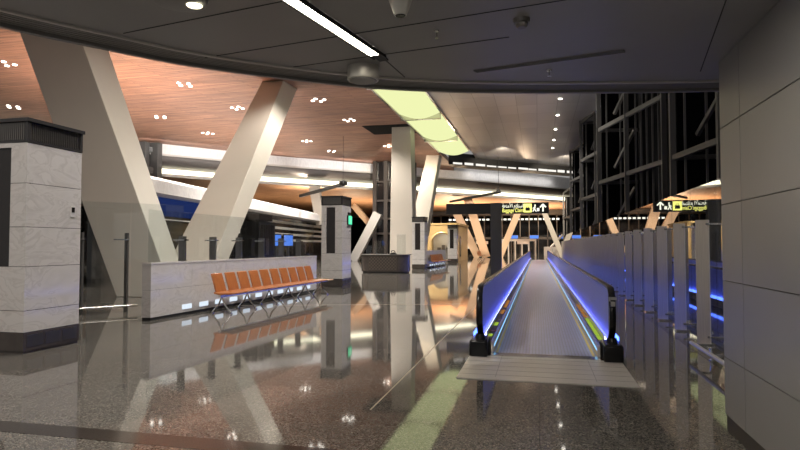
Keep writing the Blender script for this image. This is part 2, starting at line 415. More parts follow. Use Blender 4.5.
# shops along the left with their white fascia
A = Vector((-16.6, 20.0)); B = Vector((-22.6, 64.0)); tv = (B - A).normalized(); nv = Vector((-tv.y, tv.x))
sh = [(A.x, A.y, nv.x, nv.y), (B.x, B.y, nv.x, nv.y)]
b = MB(); b.strip(sh, [(-.1, 3.95), (.15, 3.92), (8, 3.92), (8, 4.75), (.25, 4.72), (0, 4.55)]); struct('trim_14', b, M_pale)
b = MB(); b.strip(sh, [(.9, 0), (1.1, 0), (1.1, 3.93), (.9, 3.93)])
struct('wall_shops', b, M_darkglass)
b = MB()
for z in (1.95, 2.45, 2.95, 3.45):
    p = A + tv * 15; q = A + tv * 43
    b.bar((p.x + nv.x * .8, p.y + nv.y * .8, z), (q.x + nv.x * .8, q.y + nv.y * .8, z), .12, .2)
struct('trim_15', b, M_white)
b = MB(); p = A + tv * 1.5; q = A + tv * 14
b.bar((p.x + nv.x * .8, p.y + nv.y * .8, 3.45), (q.x + nv.x * .8, q.y + nv.y * .8, 3.45), .1, .9)
o = b.build('shop_light_band', E_shop); tag(o, 'deep blue glowing band under the white shop fascia at left', 'light panel')
b = MB(); p = A + tv * 1.5; q = A + tv * 14
b.bar((p.x + nv.x * .72, p.y + nv.y * .72, 2.82), (q.x + nv.x * .72, q.y + nv.y * .72, 2.82), .06, .06); struct('trim_16', b, M_white)
# dark service posts above the shops
b = MB()
for x, y in ((-31.38, 41.10), (-30.74, 41.83)): b.box((x - .38, y - .3, 0), (x + .38, y + .3, 9.98))
b.hexa([(-31.38, 40.90, 9.2), (-30.74, 41.63, 9.2), (-30.74, 42.03, 9.2), (-31.38, 41.30, 9.2)], [(-31.38, 40.90, 9.6), (-30.74, 41.63, 9.6), (-30.74, 42.03, 9.6), (-31.38, 41.30, 9.6)])
b.bar((-31.38, 41.10, 7.7), (-30.74, 41.83, 7.7), .4, .5)
o = b.build('service_mast', M_lattice); tag(o, 'dark twin-post mast above the shop roof behind the left column', 'mast')

# ================================================================== COLUMNS
def loft(front_b, front_t, db, dt, mb):
    """front_b/front_t: (left, right) points of the front face at the bottom/top; d = depth"""
    bl, brr = front_b; tl, tr = front_t
    mb.hexa([bl, brr, (brr[0], brr[1] + db, brr[2]), (bl[0], bl[1] + db, bl[2])], [tl, tr, (tr[0], tr[1] + dt, tr[2]), (tl[0], tl[1] + dt, tl[2])])
def beam_col(name, label, fb, ft, db, dt, m, parent=None):
    b = MB(); loft(fb, ft, db, dt, b); o = b.build(name, m, parent, bevel=.02)
    return o
c = thing('forked_column', 'huge off-white V-shaped column rising behind the low marble wall', 'column', (-10.9, 15.3, 0))
c2 = thing('forked_column', 'large V-shaped column rising behind the dark desk, one leg upright', 'column', (-10, 40.6, 0))
def P_(o, par):
    o.parent = par; o.matrix_parent_inverse = Matrix.Translation(-Vector(par.location)); return o
P_(beam_col('near_leg', '', ((-12.30, 15, 0), (-10.35, 15, 0)), ((-18.55, 17, 10), (-16.10, 17, 10)), .85, 1.45, M_column), c)
P_(beam_col('far_leg', '', ((-11.15, 15.02, 0), (-9.55, 15.02, 0)), ((-13.85, 27.3, 10), (-12.65, 27.3, 10)), .8, 1.75, M_column), c)
P_(beam_col('upright_leg', '', ((-10.28, 40, 0), (-8.52, 40, 0)), ((-10.12, 40, 10), (-8.76, 40, 10)), 1.2, 1.4, M_column), c2)
P_(beam_col('leaning_leg', '', ((-9.5, 40.4, 0), (-8.1, 40.4, 0)), ((-10.15, 53.5, 10), (-8.95, 53.5, 10)), 1.2, 1.5, M_column), c2)
# black recess where the upright leg meets the ceiling
b = MB(); b.box((-12.1, 39.2, 9.97), (-8.76, 42.4, 10.0)); struct('trim_17', b, M_darkwall)
# far small slanted columns
FAR = [
 ('white slanted column behind the freestanding pillar with the green sign', (-21.17, 55, 3.6), (-22.0, 55, 7.45), .95, M_column, 'white'),
 ('tan beam leaning left, seen between the green-sign pillar and the dark mast', (-15.6, 62, 1.0), (-20.1, 62, 6.0), .6, M_tan, ''),
 ('grey beam leaning right behind the left end of the dark desk', (-17.5, 54, 0), (-15.0, 54, 4.6), .85, M_greycol, ''),
 ('tan column leaning left, just right of the gold kiosk', (-7.2, 72, 0), (-10.2, 72, 6.2), .9, M_tan, ''),
 ('tall orange-tan column leaning left behind the black sign arm', (-6.3, 73, 0), (-8.6, 73, 7.45), 1.0, M_tan, ''),
 ('orange-lit column leaning right below the baggage sign', (-4.6, 72, 0), (-1.9, 72, 6.6), .75, M_tan, ''),
 ('grey column leaning left below the right end of the baggage sign', (2.9, 72, 0), (.3, 72, 6.6), .6, M_column, ''),
]
for lab, p, q, w, m, _ in FAR:
    b = MB(); b.bar(p, q, w, .7, up=(0, 1, 0)); o = b.build('slanted_column', m); tag(o, lab, 'column')

# ================================================================== MARBLE PILLARS
def build_pillar(label, y):
    W, D = .82, 1.02
    t = thing('marble_pillar', label, 'pillar', (-7.12 - W / 2, y + D / 2, 0), 0, 'marble pillars along the hall')
    x0, x1, y0, y1 = -W / 2, W / 2, -D / 2, D / 2
    b = MB(); zs = [.30, .61, 1.24, 1.81, 2.44, 3.03]
    # stone courses around a recess in the front face
    rx0, rx1, rz0, rz1 = x0 + .19, x0 + .54, 1.24, 2.96
    for z0, z1 in zip(zs, zs[1:]):
        g = .004
        if z1 <= 1.25: b.box((x0, y0, z0 + g), (x1, y1, z1 - g))
        else:
            b.box((x0, y0 + .06, z0 + g), (x1, y1, z1 - g))
            b.box((x0, y0, z0 + g), (rx0, y0 + .06, z1 - g)); b.box((rx1, y0, z0 + g), (x1, y0 + .06, z1 - g))
    b.box((rx0, y0, 2.96), (rx1, y0 + .06, 3.03))
    b.mi = 1; b.box((x0 + .02, y0 + .08, .3), (x1 - .008, y1 - .02, 3.03))
    b.build('shaft', [M_marble, M_seam], t)
    b = MB(); b.box((rx0 + .005, y0 + .035, rz0 + .005), (rx1 - .005, y0 + .06, rz1 - .005)); b.build('display_panel', M_screen, t)
    b = MB(); b.box((x0 + .01, y0 + .01, 0), (x1 - .01, y1 - .01, .04)); b.box((x0 - .006, y0 - .006, .04), (x1 + .006, y1 + .006, .298))
    p = b.build('plinth', M_plinth, t)
    b = MB()
    for k in range(3): b.box((x1 + .006, y0 + .05 + k * .32, .09), (x1 + .012, y0 + .33 + k * .32, .26))
    b.build('vent_panel', M_cap, p)
    b = MB(); b.box((x0 - .03, y0 - .03, 3.33), (x1 + .03, y1 + .03, 3.38)); b.box((x0 - .01, y0 - .01, 3.032), (x1 + .01, y1 + .01, 3.06)); b.box((x0 + .03, y0 + .03, 3.06), (x1 - .03, y1 - .03, 3.33))
    for xx in (x0 - .008, x1 - .042):
        for yy in (y0 - .008, y1 - .042): b.box((xx, yy, 3.05), (xx + .05, yy + .05, 3.34))
    cp = b.build('cap', M_cap, t)
    b = MB()
    for k in range(26):
        a = y0 + .06 + k * .036
        b.box((x1 - .03, a, 3.07), (x1 - .012, a + .02, 3.32))
    for k in range(20):
        a = x0 + .06 + k * .035
        b.box((a, y0 + .012, 3.07), (a + .02, y0 + .03, 3.32))
    b.build('louvre', M_steel, cp)
    b = MB(); b.box((x1, y1 - .22, 1.99), (x1 + .012, y1 - .12, 2.16)); o = b.build('wall_plate', M_white, t)
    b = MB(); b.box((x1 + .012, y1 - .20, 2.06), (x1 + .018, y1 - .14, 2.14)); b.build('button', M_screen, o)
    return t
PL = [('large polished marble pillar with dark louvred cap at far left foreground', 6.82),
      ('freestanding marble pillar bearing the green exit sign, right of the orange seats', 20.4),
      ('marble pillar with dark display panel just right of the dark desk', 36.75),
      ('small distant marble pillar standing in front of the gold kiosk', 52.0)]
pillar = build_pillar(*PL[0])
for lab, y in PL[1:]: dup(pillar, ((-7.05 if y < 30 else -7.12) - .41, y + .51, 0), label=lab)
ex = thing('exit_sign', 'small glowing green exit sign on the marble pillar', 'sign', (-7.05, 20.95, 2.32))
b = MB(); b.box((0, -.02, 0), (.06, .42, .36)); b.build('sign_box', M_black, ex)
b = MB(); b.box((.06, 0, .02), (.065, .40, .34)); b.build('lit_face', E_green, ex)
b = MB(); b.lathe((.0, 0, 0), [(.03, -.005), (.03, .005)], 12)
b.bar((0, 0, -.03), (.06, 0, -.13), .04, .01, up=(0, 1, 0)); b.bar((.06, 0, -.13), (.02, 0, -.24), .03, .01, up=(0, 1, 0)); b.bar((.06, 0, -.13), (.12, 0, -.22), .03, .01, up=(0, 1, 0)); b.bar((.02, 0, -.07), (.11, 0, -.06), .025, .01, up=(0, 1, 0))
o = b.build('running_figure', M_white, ex); o.location = (.066, .17, .30); o.rotation_euler = (0, 0, PI / 2)
b = MB(); b.box((0, .06, .37), (.07, .26, .47)); b.build('camera_housing', M_black, ex)

# ================================================================== LOW MARBLE WALL, GLASS ON IT
WA = Vector((-7.70, 10.38)); WB = Vector((-7.27, 18.40)); wd = (WB - WA); wl = wd.length; wrot = math.atan2(-wd.x, wd.y)
def build_low_wall(label, loc, rz, n_rects=11, length=None):
    ln = length or wl
    t = thing('marble_wall', label, 'wall', loc, rz, 'low marble walls behind the seats')
    b = MB(); g = .004; k = 0; n = max(3, round(ln / 1.34)); st = ln / n
    for i in range(n):
        for z0, z1 in ((0.06, .62), (.62, 1.15)):
            b.box((-.22, i * st + (g if i else 0), z0 + g), (0, (i + 1) * st - (g if i < n - 1 else 0), z1))
    b.box((-.23, -.01, 1.15), (.008, ln, 1.19))
    b.mi = 1; b.box((-.21, .01, 0), (-.01, ln - .01, 1.15))
    b.build('stone_facing', [M_marble, M_seam], t)
    for i in range(n_rects):  # glowing pale rectangles spaced along the wall base
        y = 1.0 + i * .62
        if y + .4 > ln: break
        b = MB(); b.box((-.004, y, .13), (.012, y + .33, .235)); b.build('glow_rect', E_rect, t)
    return t
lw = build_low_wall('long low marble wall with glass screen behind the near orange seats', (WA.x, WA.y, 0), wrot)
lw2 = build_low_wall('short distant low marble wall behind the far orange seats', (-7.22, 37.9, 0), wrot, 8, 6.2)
# glass screen standing on the near wall
gs = thing('glass_screen', 'frameless glass screen with steel clamps standing on the long low wall', 'glass screen', (WA.x, WA.y, 1.19), wrot)
pl = 1.17
for i in range(7):
    y0 = .05 + i * pl
    b = MB(); b.box((-.125, y0, .01), (-.11, min(y0 + pl - .012, wl), 1.09)); b.build('pane', M_glass, gs)
for i in range(7):
    y = 1.30 + i * pl
    if y > wl: continue
    b = MB(); b.box((-.34, y, 0), (-.16, y + .04, .56)); p = b.build('post', M_steel, gs)
    b = MB(); b.box((-.36, y - .16, .46), (-.08, y + .01, .485)); b.build('clamp', M_chrome, p)

# two floor-standing glass screen posts behind the near pillar
d2 = (Vector((-9.27, 11.66)) - Vector((-9.84, 10.93))); r2 = math.atan2(-d2.x, d2.y)
fs = thing('glass_screen', 'tall floor-standing glass screen with two dark posts behind the near pillar', 'glass screen', (-9.84, 10.93, 0), r2)
for y0, y1 in ((-1.2, -.02), (0, .98), (1.0, 2.2)):
    b = MB(); b.box((-.055, y0, .12), (-.04, y1, 2.53)); b.build('pane', M_glass, fs)
for y in (0, .93):
    b = MB(); b.box((-.27, y - .02, 0), (-.03, y + .02, 1.83)); p = b.build('post', M_lattice, fs)
    b = MB(); b.box((-.06, y - .30, 1.66), (.02, y + .02, 1.69)); b.build('clamp', M_chrome, p)
b = MB(); b.tube([(.10, -.12, .15), (.10, 1.12, .15)], .028); b.box((-.02, -.02, .13), (.10, .02, .17)); b.box((-.02, .91, .13), (.10, .95, .17)); b.build('bumper_rail', M_chrome, fs)

# ================================================================== BEAM SEATING
def build_seats(label, loc, rz, n):
    t = thing('beam_seating', label, 'seating', loc, rz, 'rows of orange seats')
    sp = .535
    b = MB(); b.box((.17, -.08, .37), (.23, n * sp + .5, .42)); b.build('beam', M_chrome, t)
    for i in range(n):
        y = i * sp
        b = MB(); b.prism([(-.02, .44), (.10, .415), (.42, .43), (.49, .445), (.49, .47), (.42, .475), (.10, .46), (-.02, .485)], y + .02, y + .51, 'y')
        b.build('seat', M_orange, t, bevel=.012)
        b = MB(); b.prism([(-.005, .46), (.035, .46), (.0, .60), (-.10, .90), (-.14, .895), (-.045, .60)], y + .055, y + .465, 'y')
        b.build('backrest', M_orange, t, bevel=.015)
        b = MB(); b.tube([(.2, y + .265, .40), (.02, y + .265, .42), (-.05, y + .265, .5), (-.12, y + .265, .78)], .016, 8); b.build('seat_bracket', M_chrome, t)
    for y in [sp * k for k in range(0, n + 1, 2)] :
        y += .01
        b = MB(); b.tube([(-.04, y, .03), (.12, y, .20), (.2, y, .38)], .02, 8); b.tube([(.2, y, .38), (.28, y, .20), (.44, y, .03)], .02, 8)
        b.lathe((-.04, y, 0), [(.035, 0), (.035, .03)], 10); b.lathe((.44, y, 0), [(.035, 0), (.035, .03)], 10)
        b.build('leg', M_chrome, t)
    b = MB(); b.prism([(-.02, .43), (.45, .43), (.45, .46), (-.02, .46)], n * sp + .05, n * sp + .48, 'y'); b.build('side_table', M_tan, t)
    return t
srz = math.atan2(.43, 8.02) * -1
build_seats('near row of ten orange seats on steel legs in front of the low marble wall', (-7.16, 11.86, 0), srz, 10)
build_seats('short distant row of orange seats in front of the gold kiosk', (-6.92, 38.2, 0), srz, 7)
build_seats('tiny farthest row of orange seats right of the gold kiosk', (-6.2, 61.5, 0), srz, 5)

# ================================================================== DESK
dk = thing('service_desk', 'dark curved service desk with patterned front below the upright column', 'desk', (-8.4, 31.6, 0))
pts = []
for cx, cy, a0 in ((-.75, .25, 180), (.85, .25, 270), (.85, .6, 0), (-.75, .6, 90)):
    for k in range(7):
        a = math.radians(a0 + k * 15); pts.append((cx + .55 * math.cos(a), cy - .35 + .55 * math.sin(a)))
b = MB(); b.prism(pts, .08, .98); b.build('body', M_plinth, dk)
b = MB(); b.prism([(x * .96, y * .94) for x, y in pts], 0, .08); b.build('kick_base', M_black, dk)
b = MB(); b.prism([(x * 1.05, y * 1.08) for x, y in pts], .985, 1.03); b.build('worktop', M_steel, dk)
b = MB(); b.box((-.75, -.66, .15), (.85, -.652, .92)); b.build('patterned_front', M_perf, dk)
for nm, x0, x1, h, y in (('glass screen', -.5, .10, .75, -.35), ('glass screen', .75, 1.25, 1.1, -.2), ('glass screen', -1.15, -.85, .5, .2)):
    b = MB(); b.box((x0, y, 1.03), (x1, y + .02, 1.03 + h)); b.build('glass_guard', M_glassR, dk)
b = MB(); b.box((.36, -.1, 0), (.74, .1, .03)); b.prism([(.38, .03), (.72, .03), (.70, .07), (.58, .11), (.40, .07)], -.08, .08, 'y'); b.tube([(.42, 0, .1), (.46, 0, .2), (.60, 0, .2), (.66, 0, .1)], .025, 8)
o = b.build('desk_phone', M_black); o.location = (-8.4, 31.4, 1.03); tag(o, 'small black phone on the dark desk top', 'phone')

# dark glazed lift frame behind the upright column
lf = thing('lift_shaft', 'tall black steel lift shaft frame behind the upright column', 'lift shaft', (-14.2, 56.8, 0))
for x, y in ((-1.75, -.7), (-.6, -.7), (.6, -.7), (1.9, -.7), (-1.75, 1.3), (1.9, 1.3)):
    b = MB(); b.box((x - .2, y - .15, 0), (x + .2, y + .15, 9.98)); b.build('post', M_base, lf)
for z in (.1, 2.6, 4.1, 5.9, 7.8):
    b = MB(); b.box((-1.75, -.8, z), (1.9, -.62, z + .2)); b.build('cross_beam', M_base, lf)
b = MB(); b.box((-1.7, -.5, 0), (1.8, 1.2, 9.95)); b.build('glazed_core', M_darkglass, lf)

# gold kiosk with an arched front
kx0, kx1, ky = -10.75, -7.5, 56.0
kk = thing('gold_kiosk', 'gold-clad shop kiosk with a large arched opening and pale interior', 'kiosk', ((kx0 + kx1) / 2, ky, 0))
w = (kx1 - kx0) / 2
b = MB(); aw = 1.02; n = 14; z0 = 1.75
arch = [(aw * math.cos(PI * k / n), z0 + aw * math.sin(PI * k / n)) for k in range(n + 1)]
outer = [(w, z0)] + [(w, 3.5), (-w, 3.5)] + [(-w, z0)]
# front wall around the arch: two jambs and a spandrel
b.box((-w, 0, 0), (-aw, .25, z0)); b.box((aw, 0, 0), (w, .25, z0))
for k in range(n):
    (xa, za), (xb, zb) = arch[k], arch[k + 1]
    ta = (w if k < n / 2 else -w)
    b.prism([(xa, za), (xa, 3.5) if True else 0, (xb, 3.5), (xb, zb)], 0, .25, 'y')
b.box((aw, 0, z0), (w, .25, 3.5)); b.box((-w, 0, z0), (-aw, .25, 3.5))
b.build('arched_front', M_gold, kk)
b = MB(); b.tube([(x * 1.04, -.03, z) for x, z in [(aw, .1)] + arch + [(-aw, .1)]], .09, 8); b.build('arch_moulding', M_gold, kk)
b = MB(); b.box((w - .25, .25, 0), (w, 7.5, 3.5)); b.build('side_wall', M_gold, kk)
b = MB(); b.box((-w, .25, 0), (-w + .25, 7.5, 3.5)); b.build('side_wall', M_gold, kk)
b = MB(); b.box((-w - .12, -.12, 3.5), (w + .12, 7.6, 3.68)); b.build('roof', M_gold, kk)
b = MB(); b.box((-w + .25, 3, 0), (w - .25, 3.2, 3.5)); b.build('back_panel', M_white, kk)
b = MB()
for k in range(4): b.box((-.85 + k * .45, 2.3, .1), (-.55 + k * .45, 2.8, 1.3 + .25 * (k % 2)))
b.build('display_shelf', M_greysoffit, kk)
b = MB(); b.box((-.9, 1.2, 3.30), (.9, 2.4, 3.36)); b.build('fill_panel', E_warm, kk)  # glowing panel added to brighten the kiosk interior
b = MB(); b.box((w, 1.0, .4), (w + .04, 1.7, 2.4)); b.build('side_niche', M_plinth, kk)

# kiosks and screens behind the low wall
bk = thing('ticket_kiosk', 'tall black cabinet with a lid standing behind the glass of the low wall', 'cabinet', (-10.1, 20.0, 0))
b = MB(); b.box((-.55, -.62, 0), (.2, .72, 2.42)); b.build('cabinet_body', M_black, bk)
b = MB(); b.box((-.62, -.66, 2.44), (.24, .40, 2.68)); b.build('lid', M_screen, bk)
b = MB()
for k in range(8): b.box((.2, -.5 + k * .14, .3), (.215, -.42 + k * .14, 2.3))
b.build('front_slats', M_screen, bk)
for lab, y in (('left blue-lit screen on a stand behind the low wall', 21.65), ('right blue-lit screen on a stand behind the low wall', 22.85)):
    t = thing('information_screen', lab, 'screen', (-10.5, y, 0), 0, 'blue screens behind the low wall')
    b = MB(); b.box((-.05, .35, 0), (.02, .5, 1.5)); b.box((-.3, .2, 0), (.3, .65, .03)); b.build('stand', M_lattice, t)
    b = MB(); b.box((-.06, -.04, 1.46), (0, .93, 2.02)); b.build('bezel', M_black, t)
    b = MB(); b.box((0, 0, 1.52), (.01, .88, 1.97)); b.build('lit_screen', E_screen, t)
for lab, x in (('small blue monitor at the far end, left of the walkway axis', -3.9), ('small blue monitor at the far end, above the walkway', -.6), ('small blue monitor at the far end, right beside the dark lattice', 4.0)):
    t = thing('flight_monitor', lab, 'screen', (x, 97, 2.55), 0, 'far flight monitors')
    b = MB(); b.box((-.75, 0, 0), (.75, .12, .62)); b.build('bezel', M_black, t)
    b = MB(); b.box((-.68, -.02, .06), (.68, 0, .56)); b.build('lit_screen', E_screen, t)
    b = MB(); b.box((-.05, .04, -2.55), (.05, .1, 0)); b.build('stand', M_lattice, t)
# white distant handrail slope
b = MB(); b.tube([(2.0, 80, .0), (1.7, 80, 1.3), (3.2, 80, 2.9)], .16, 8); o = b.build('white_pipe_rail', M_white); tag(o, 'bent white rail standing at the far end of the walkway', 'rail')

# thin dark boom and pole ahead of the cove
b = MB(); b.bar((-21.5, 50.2, 6.1), (-14.2, 42, 6.25), .18, .26); b.tube([(-14.6, 42.4, 6.3), (-14.6, 42.4, 9.98)], .012, 6); b.lathe((-14.6, 42.4, 6.15), [(.22, 0), (.34, .12), (.3, .3), (.1, .4)], 14)
o = b.build('ceiling_boom', M_black); tag(o, 'thin black boom with a round pod hanging before the far lit cove at left', 'boom')
b = MB(); b.bar((-9.8, 66.0, 6.5), (-3.6, 56.6, 6.65), .16, .24); b.tube([(-3.7, 56.7, 6.65), (-3.7, 56.7, 10.1)], .025, 6); b.lathe((-3.7, 56.7, 6.55), [(.2, 0), (.3, .1), (.1, .4)], 12)
o = b.build('ceiling_boom', M_black); tag(o, 'thin black boom above the overhead sign, hanging from the ceiling', 'boom')

# ================================================================== MOVING WALKWAY
Y0, Y1 = 8.2, 62.0
wk = thing('moving_walkway', 'long blue-lit moving walkway with black handrails running down the hall', 'moving walkway', (.075, 8.0, 0))
cxw = .075
def W_(o): return P_(o, wk)
b = MB(); b.box((-.63, Y0, 0), (.775, Y1, .012)); W_(b.build('pallet_belt', M_pallet))
b = MB()
b.hexa([(-.66, 8.2, .012), (.80, 8.2, .012), (.80, 8.36, .012), (-.66, 8.36, .012)], [(-.66, 8.2, .02), (.80, 8.2, .02), (.80, 8.36, .03), (-.66, 8.36, .03)])
W_(b.build('comb', M_chrome))
b = MB(); b.box((-.94, 6.78, 0), (1.06, 7.45, .012)); b.box((-.94, 7.455, 0), (1.06, 8.2, .012)); W_(b.build('landing_plate', M_plate))
b = MB()
for k in range(5): b.box((-.94, 7.0 + k * .26, .0121), (1.06, 7.006 + k * .26, .0135))
b.box((-.50, 6.9, .0121), (-.495, 8.2, .0135)); b.box((.63, 6.9, .0121), (.635, 8.2, .0135)); W_(b.build('plate_seam', M_steel))
for s, name in ((-1, 'left'), (1, 'right')):
    xi = cxw + s * .70; xo = cxw + s * .99; xg = cxw + s * .885
    b = MB(); b.box((xi + s * .03, 8.55, 0), (xo, Y1, .20)); dkp = W_(b.build('deck', M_steel))
    b = MB(); b.hexa([(xi, 8.3, 0), (xi + s * .03, 8.3, 0), (xi + s * .03, Y1, 0), (xi, Y1, 0)], [(xi, 8.3, .16), (xi + s * .03, 8.3, .2), (xi + s * .03, Y1, .2), (xi, Y1, .16)])
    W_(b.build('skirt', M_chrome))
    b = MB(); b.box((xi - s * .055, 8.36, .012), (xi - s * .02, Y1, .016)); W_(b.build('yellow_line', M_yellow))
    b = MB()
    for k in range(54): b.box((xi - s * .004, 8.45 + k * .99, .10), (xi, 9.43 + k * .99, .125))
    W_(b.build('cyan_strip', E_cyan))
    b = MB()
    for k in range(53): b.box((xo, 8.6 + k, .20), (xo + s * .02, 9.58 + k, .27))
    W_(b.build('blue_strip', E_blue))
    b = MB()
    for k in range(53): b.box((xg - s * .045, 8.8 + k, .20), (xg - s * .015, 9.78 + k, .206))
    W_(b.build('deck_strip', E_panefill))  # strip added behind the profile to light the panes blue
    b = MB(); b.box((xg - s * .065, 8.7, .20), (xg - s * .058, Y1, .268)); W_(b.build('deck_profile', M_alu))
    ny = 21
    for k in range(ny):
        ya = 8.62 + k * (Y1 - 9.1) / ny; yb = ya + (Y1 - 9.1) / ny - .012
        b = MB(); b.box((xg - .007, ya, .20), (xg + .007, yb, .92)); W_(b.build('balustrade_pane', M_balus))
    # handrail belt: flat loop profile with rounded near and far end
    prof = []
    R = .34; zc = .62
    for k in range(13):
        a = math.radians(-70 + k * 160 / 12)     # around the near end
        prof.append((8.48 - R * math.cos(a) * .8, zc + R * math.sin(a)))
    prof = [(8.60, .22), (8.42, .26)] + prof
    path = [Vector((xg, y, z)) for y, z in prof] + [Vector((xg, y, .965)) for y in (8.75, 20, 40, Y1 - .5)] + [Vector((xg, Y1 - .2, .90)), Vector((xg, Y1, .6)), Vector((xg, Y1 - .2, .25))]
    b = MB(); rings = []
    for i, p in enumerate(path):
        a = path[max(i - 1, 0)]; c_ = path[min(i + 1, len(path) - 1)]; t = (c_ - a).normalized(); nn = t.cross(Vector((1, 0, 0)))
        rings.append([b.bm.verts.new(p + Vector((1, 0, 0)) * u * .042 + nn * v * .022) for u, v in ((-1, -.6), (-.6, -1), (.6, -1), (1, -.6), (1, .6), (.6, 1), (-.6, 1), (-1, .6))])
    for Ar, Br in zip(rings, rings[1:]):
        for k in range(8): b.bm.faces.new((Ar[k], Ar[(k + 1) % 8], Br[(k + 1) % 8], Br[k]))
    b.bm.faces.new(rings[0]); b.bm.faces.new(rings[-1][::-1])
    W_(b.build('handrail', M_rubber))
    b = MB(); b.box((xg - .012, 8.52, .925), (xg + .012, Y1 - .5, .945)); W_(b.build('handrail_guide', M_chrome))
    b = MB(); b.box((xg - .13, 8.08, .0), (xg + .12, 8.6, .235)); nb = W_(b.build('newel_base', M_rubber, bevel=.03))
    b = MB(); b.lathe((xg, 8.33, .235), [(.075, 0), (.06, .06)], 14); W_(b.build('handrail_inlet', M_rubber))
    b = MB(); b.prism([(8.55, .24), (8.62, .24), (8.62, .92), (8.5, .92), (8.36, .82), (8.28, .64), (8.33, .42)], xg - .01, xg + .01, 'x'); W_(b.build('newel_plate', M_rubber))
    # glowing segments standing in for lime and amber reflections on the deck
    b = MB()
    segs = [(8.75 + k * .42, 9.10 + k * .42) for k in range(6)] if s > 0 else [(8.72, 8.95), (9.9, 10.3)]
    for ya, yb in segs: b.box((xi + s * .05, ya, .20), (xg - s * .075, yb, .204))
    W_(b.build('lime_reflection', E_lime))
    b = MB()
    segs = [(11.4 + k * .5, 11.8 + k * .5) for k in range(5)] if s > 0 else [(11.6, 12.3), (12.8, 14.5)]
    for ya, yb in segs: b.box((xi + s * .05, ya, .20), (xg - s * .075, yb, .204))
    W_(b.build('amber_reflection', E_amber))
b = MB(); b.lathe((-.70, 9.25, .205), [(.055, 0), (.055, .003)], 18); b.mi = 1; b.lathe((-.70, 9.25, .2085), [(.035, 0), (.035, .002)], 16); st = W_(b.build('round_sticker', [M_red, M_white]))
b = MB(); b.box((.915, 8.16, .80), (1.005, 8.2, .86)); b.box((.93, 8.16, .735), (.99, 8.24, .82)); W_(b.build('start_button', M_chrome))

# ================================================================== STEEL FINS + GLASS ALONG THE RIGHT
XF = 2.40; FA = math.radians(24)
def build_fin(label, y):
    t = thing('glass_support_fin', label, 'steel fin', (XF, y, 0), 0, 'steel fins carrying the glass screen right of the walkway')
    dv = Vector((math.cos(FA), -math.sin(FA), 0)); nv_ = Vector((dv.y, -dv.x, 0)) * -.022
    def plate(p0, p1, z0, z1, th):
        q = [dv * p0, dv * p1, dv * p1 + nv_ * th, dv * p0 + nv_ * th]; b.hexa([(v.x, v.y, z0) for v in q], [(v.x, v.y, z1) for v in q])
    b = MB(); plate(0, .182, .03, 1.94, 1); b.build('fin_plate', M_fin, t)
    b = MB(); plate(.183, .194, .03, 1.94, 1.3); b.build('polished_edge', M_alu, t)
    b = MB(); b.box((.0, -.12, 0), (.24, .04, .03)); b.build('foot_plate', M_chrome, t)
    for z in (1.86, .12):
        b = MB(); b.box((.12, -.125, z), (.296, -.10, z + .03)); b.build('clamp', M_chrome, t)
    return t
fy = [9.92 + 1.52 * k for k in range(36)]
fin = build_fin('nearest brushed steel fin carrying the glass, beside the grey wall', fy[0])
for k, y in enumerate(fy[1:], 1):
    dup(fin, (XF, y, 0), label='%s brushed steel fin from the grey wall, carrying the glass screen' % ORD[k])
gsr = thing('glass_screen', 'tall clear glass screen running along the steel fins right of the walkway', 'glass screen', (2.70, 5.5, 0))
pane = None
for k in range(39):
    y = 5.39 - 5.5 + 1.52 * k + (.05 if k == 0 else 0)
    if pane is None:
        b = MB(); b.box((0, .012, 0), (.016, 1.508, 2.5)); pane = b.build('pane', M_glassR, gsr); pane.location = (0, y, .06)
    else:
        o = pane.copy(); C.objects.link(o); o.parent = gsr; o.location = (0, y, .06)
b = MB(); b.box((-.003, 0, 0), (.1, 59.3, .058)); b.build('sill', M_lattice, gsr)
b = MB(); b.box((2.22, 5.44, 0), (2.30, 65, .004)); struct('trim_18', b, M_band)
br_ = thing('bumper_rail', 'low steel bumper rail along the floor between the grey wall and nearest fin', 'rail', (2.1, 5.6, 0))
b = MB(); b.tube([(0, 0, .17), (0, 3.4, .17)], .028); b.build('rail_tube', M_alu, br_)
for y in (.8, 3.0):
    b = MB(); b.tube([(.0, y, .17), (.14, y, .17), (.16, y, .0)], .016, 8); b.lathe((.16, y, 0), [(.04, 0), (.04, .012)], 12); b.build('bracket', M_chrome, br_)

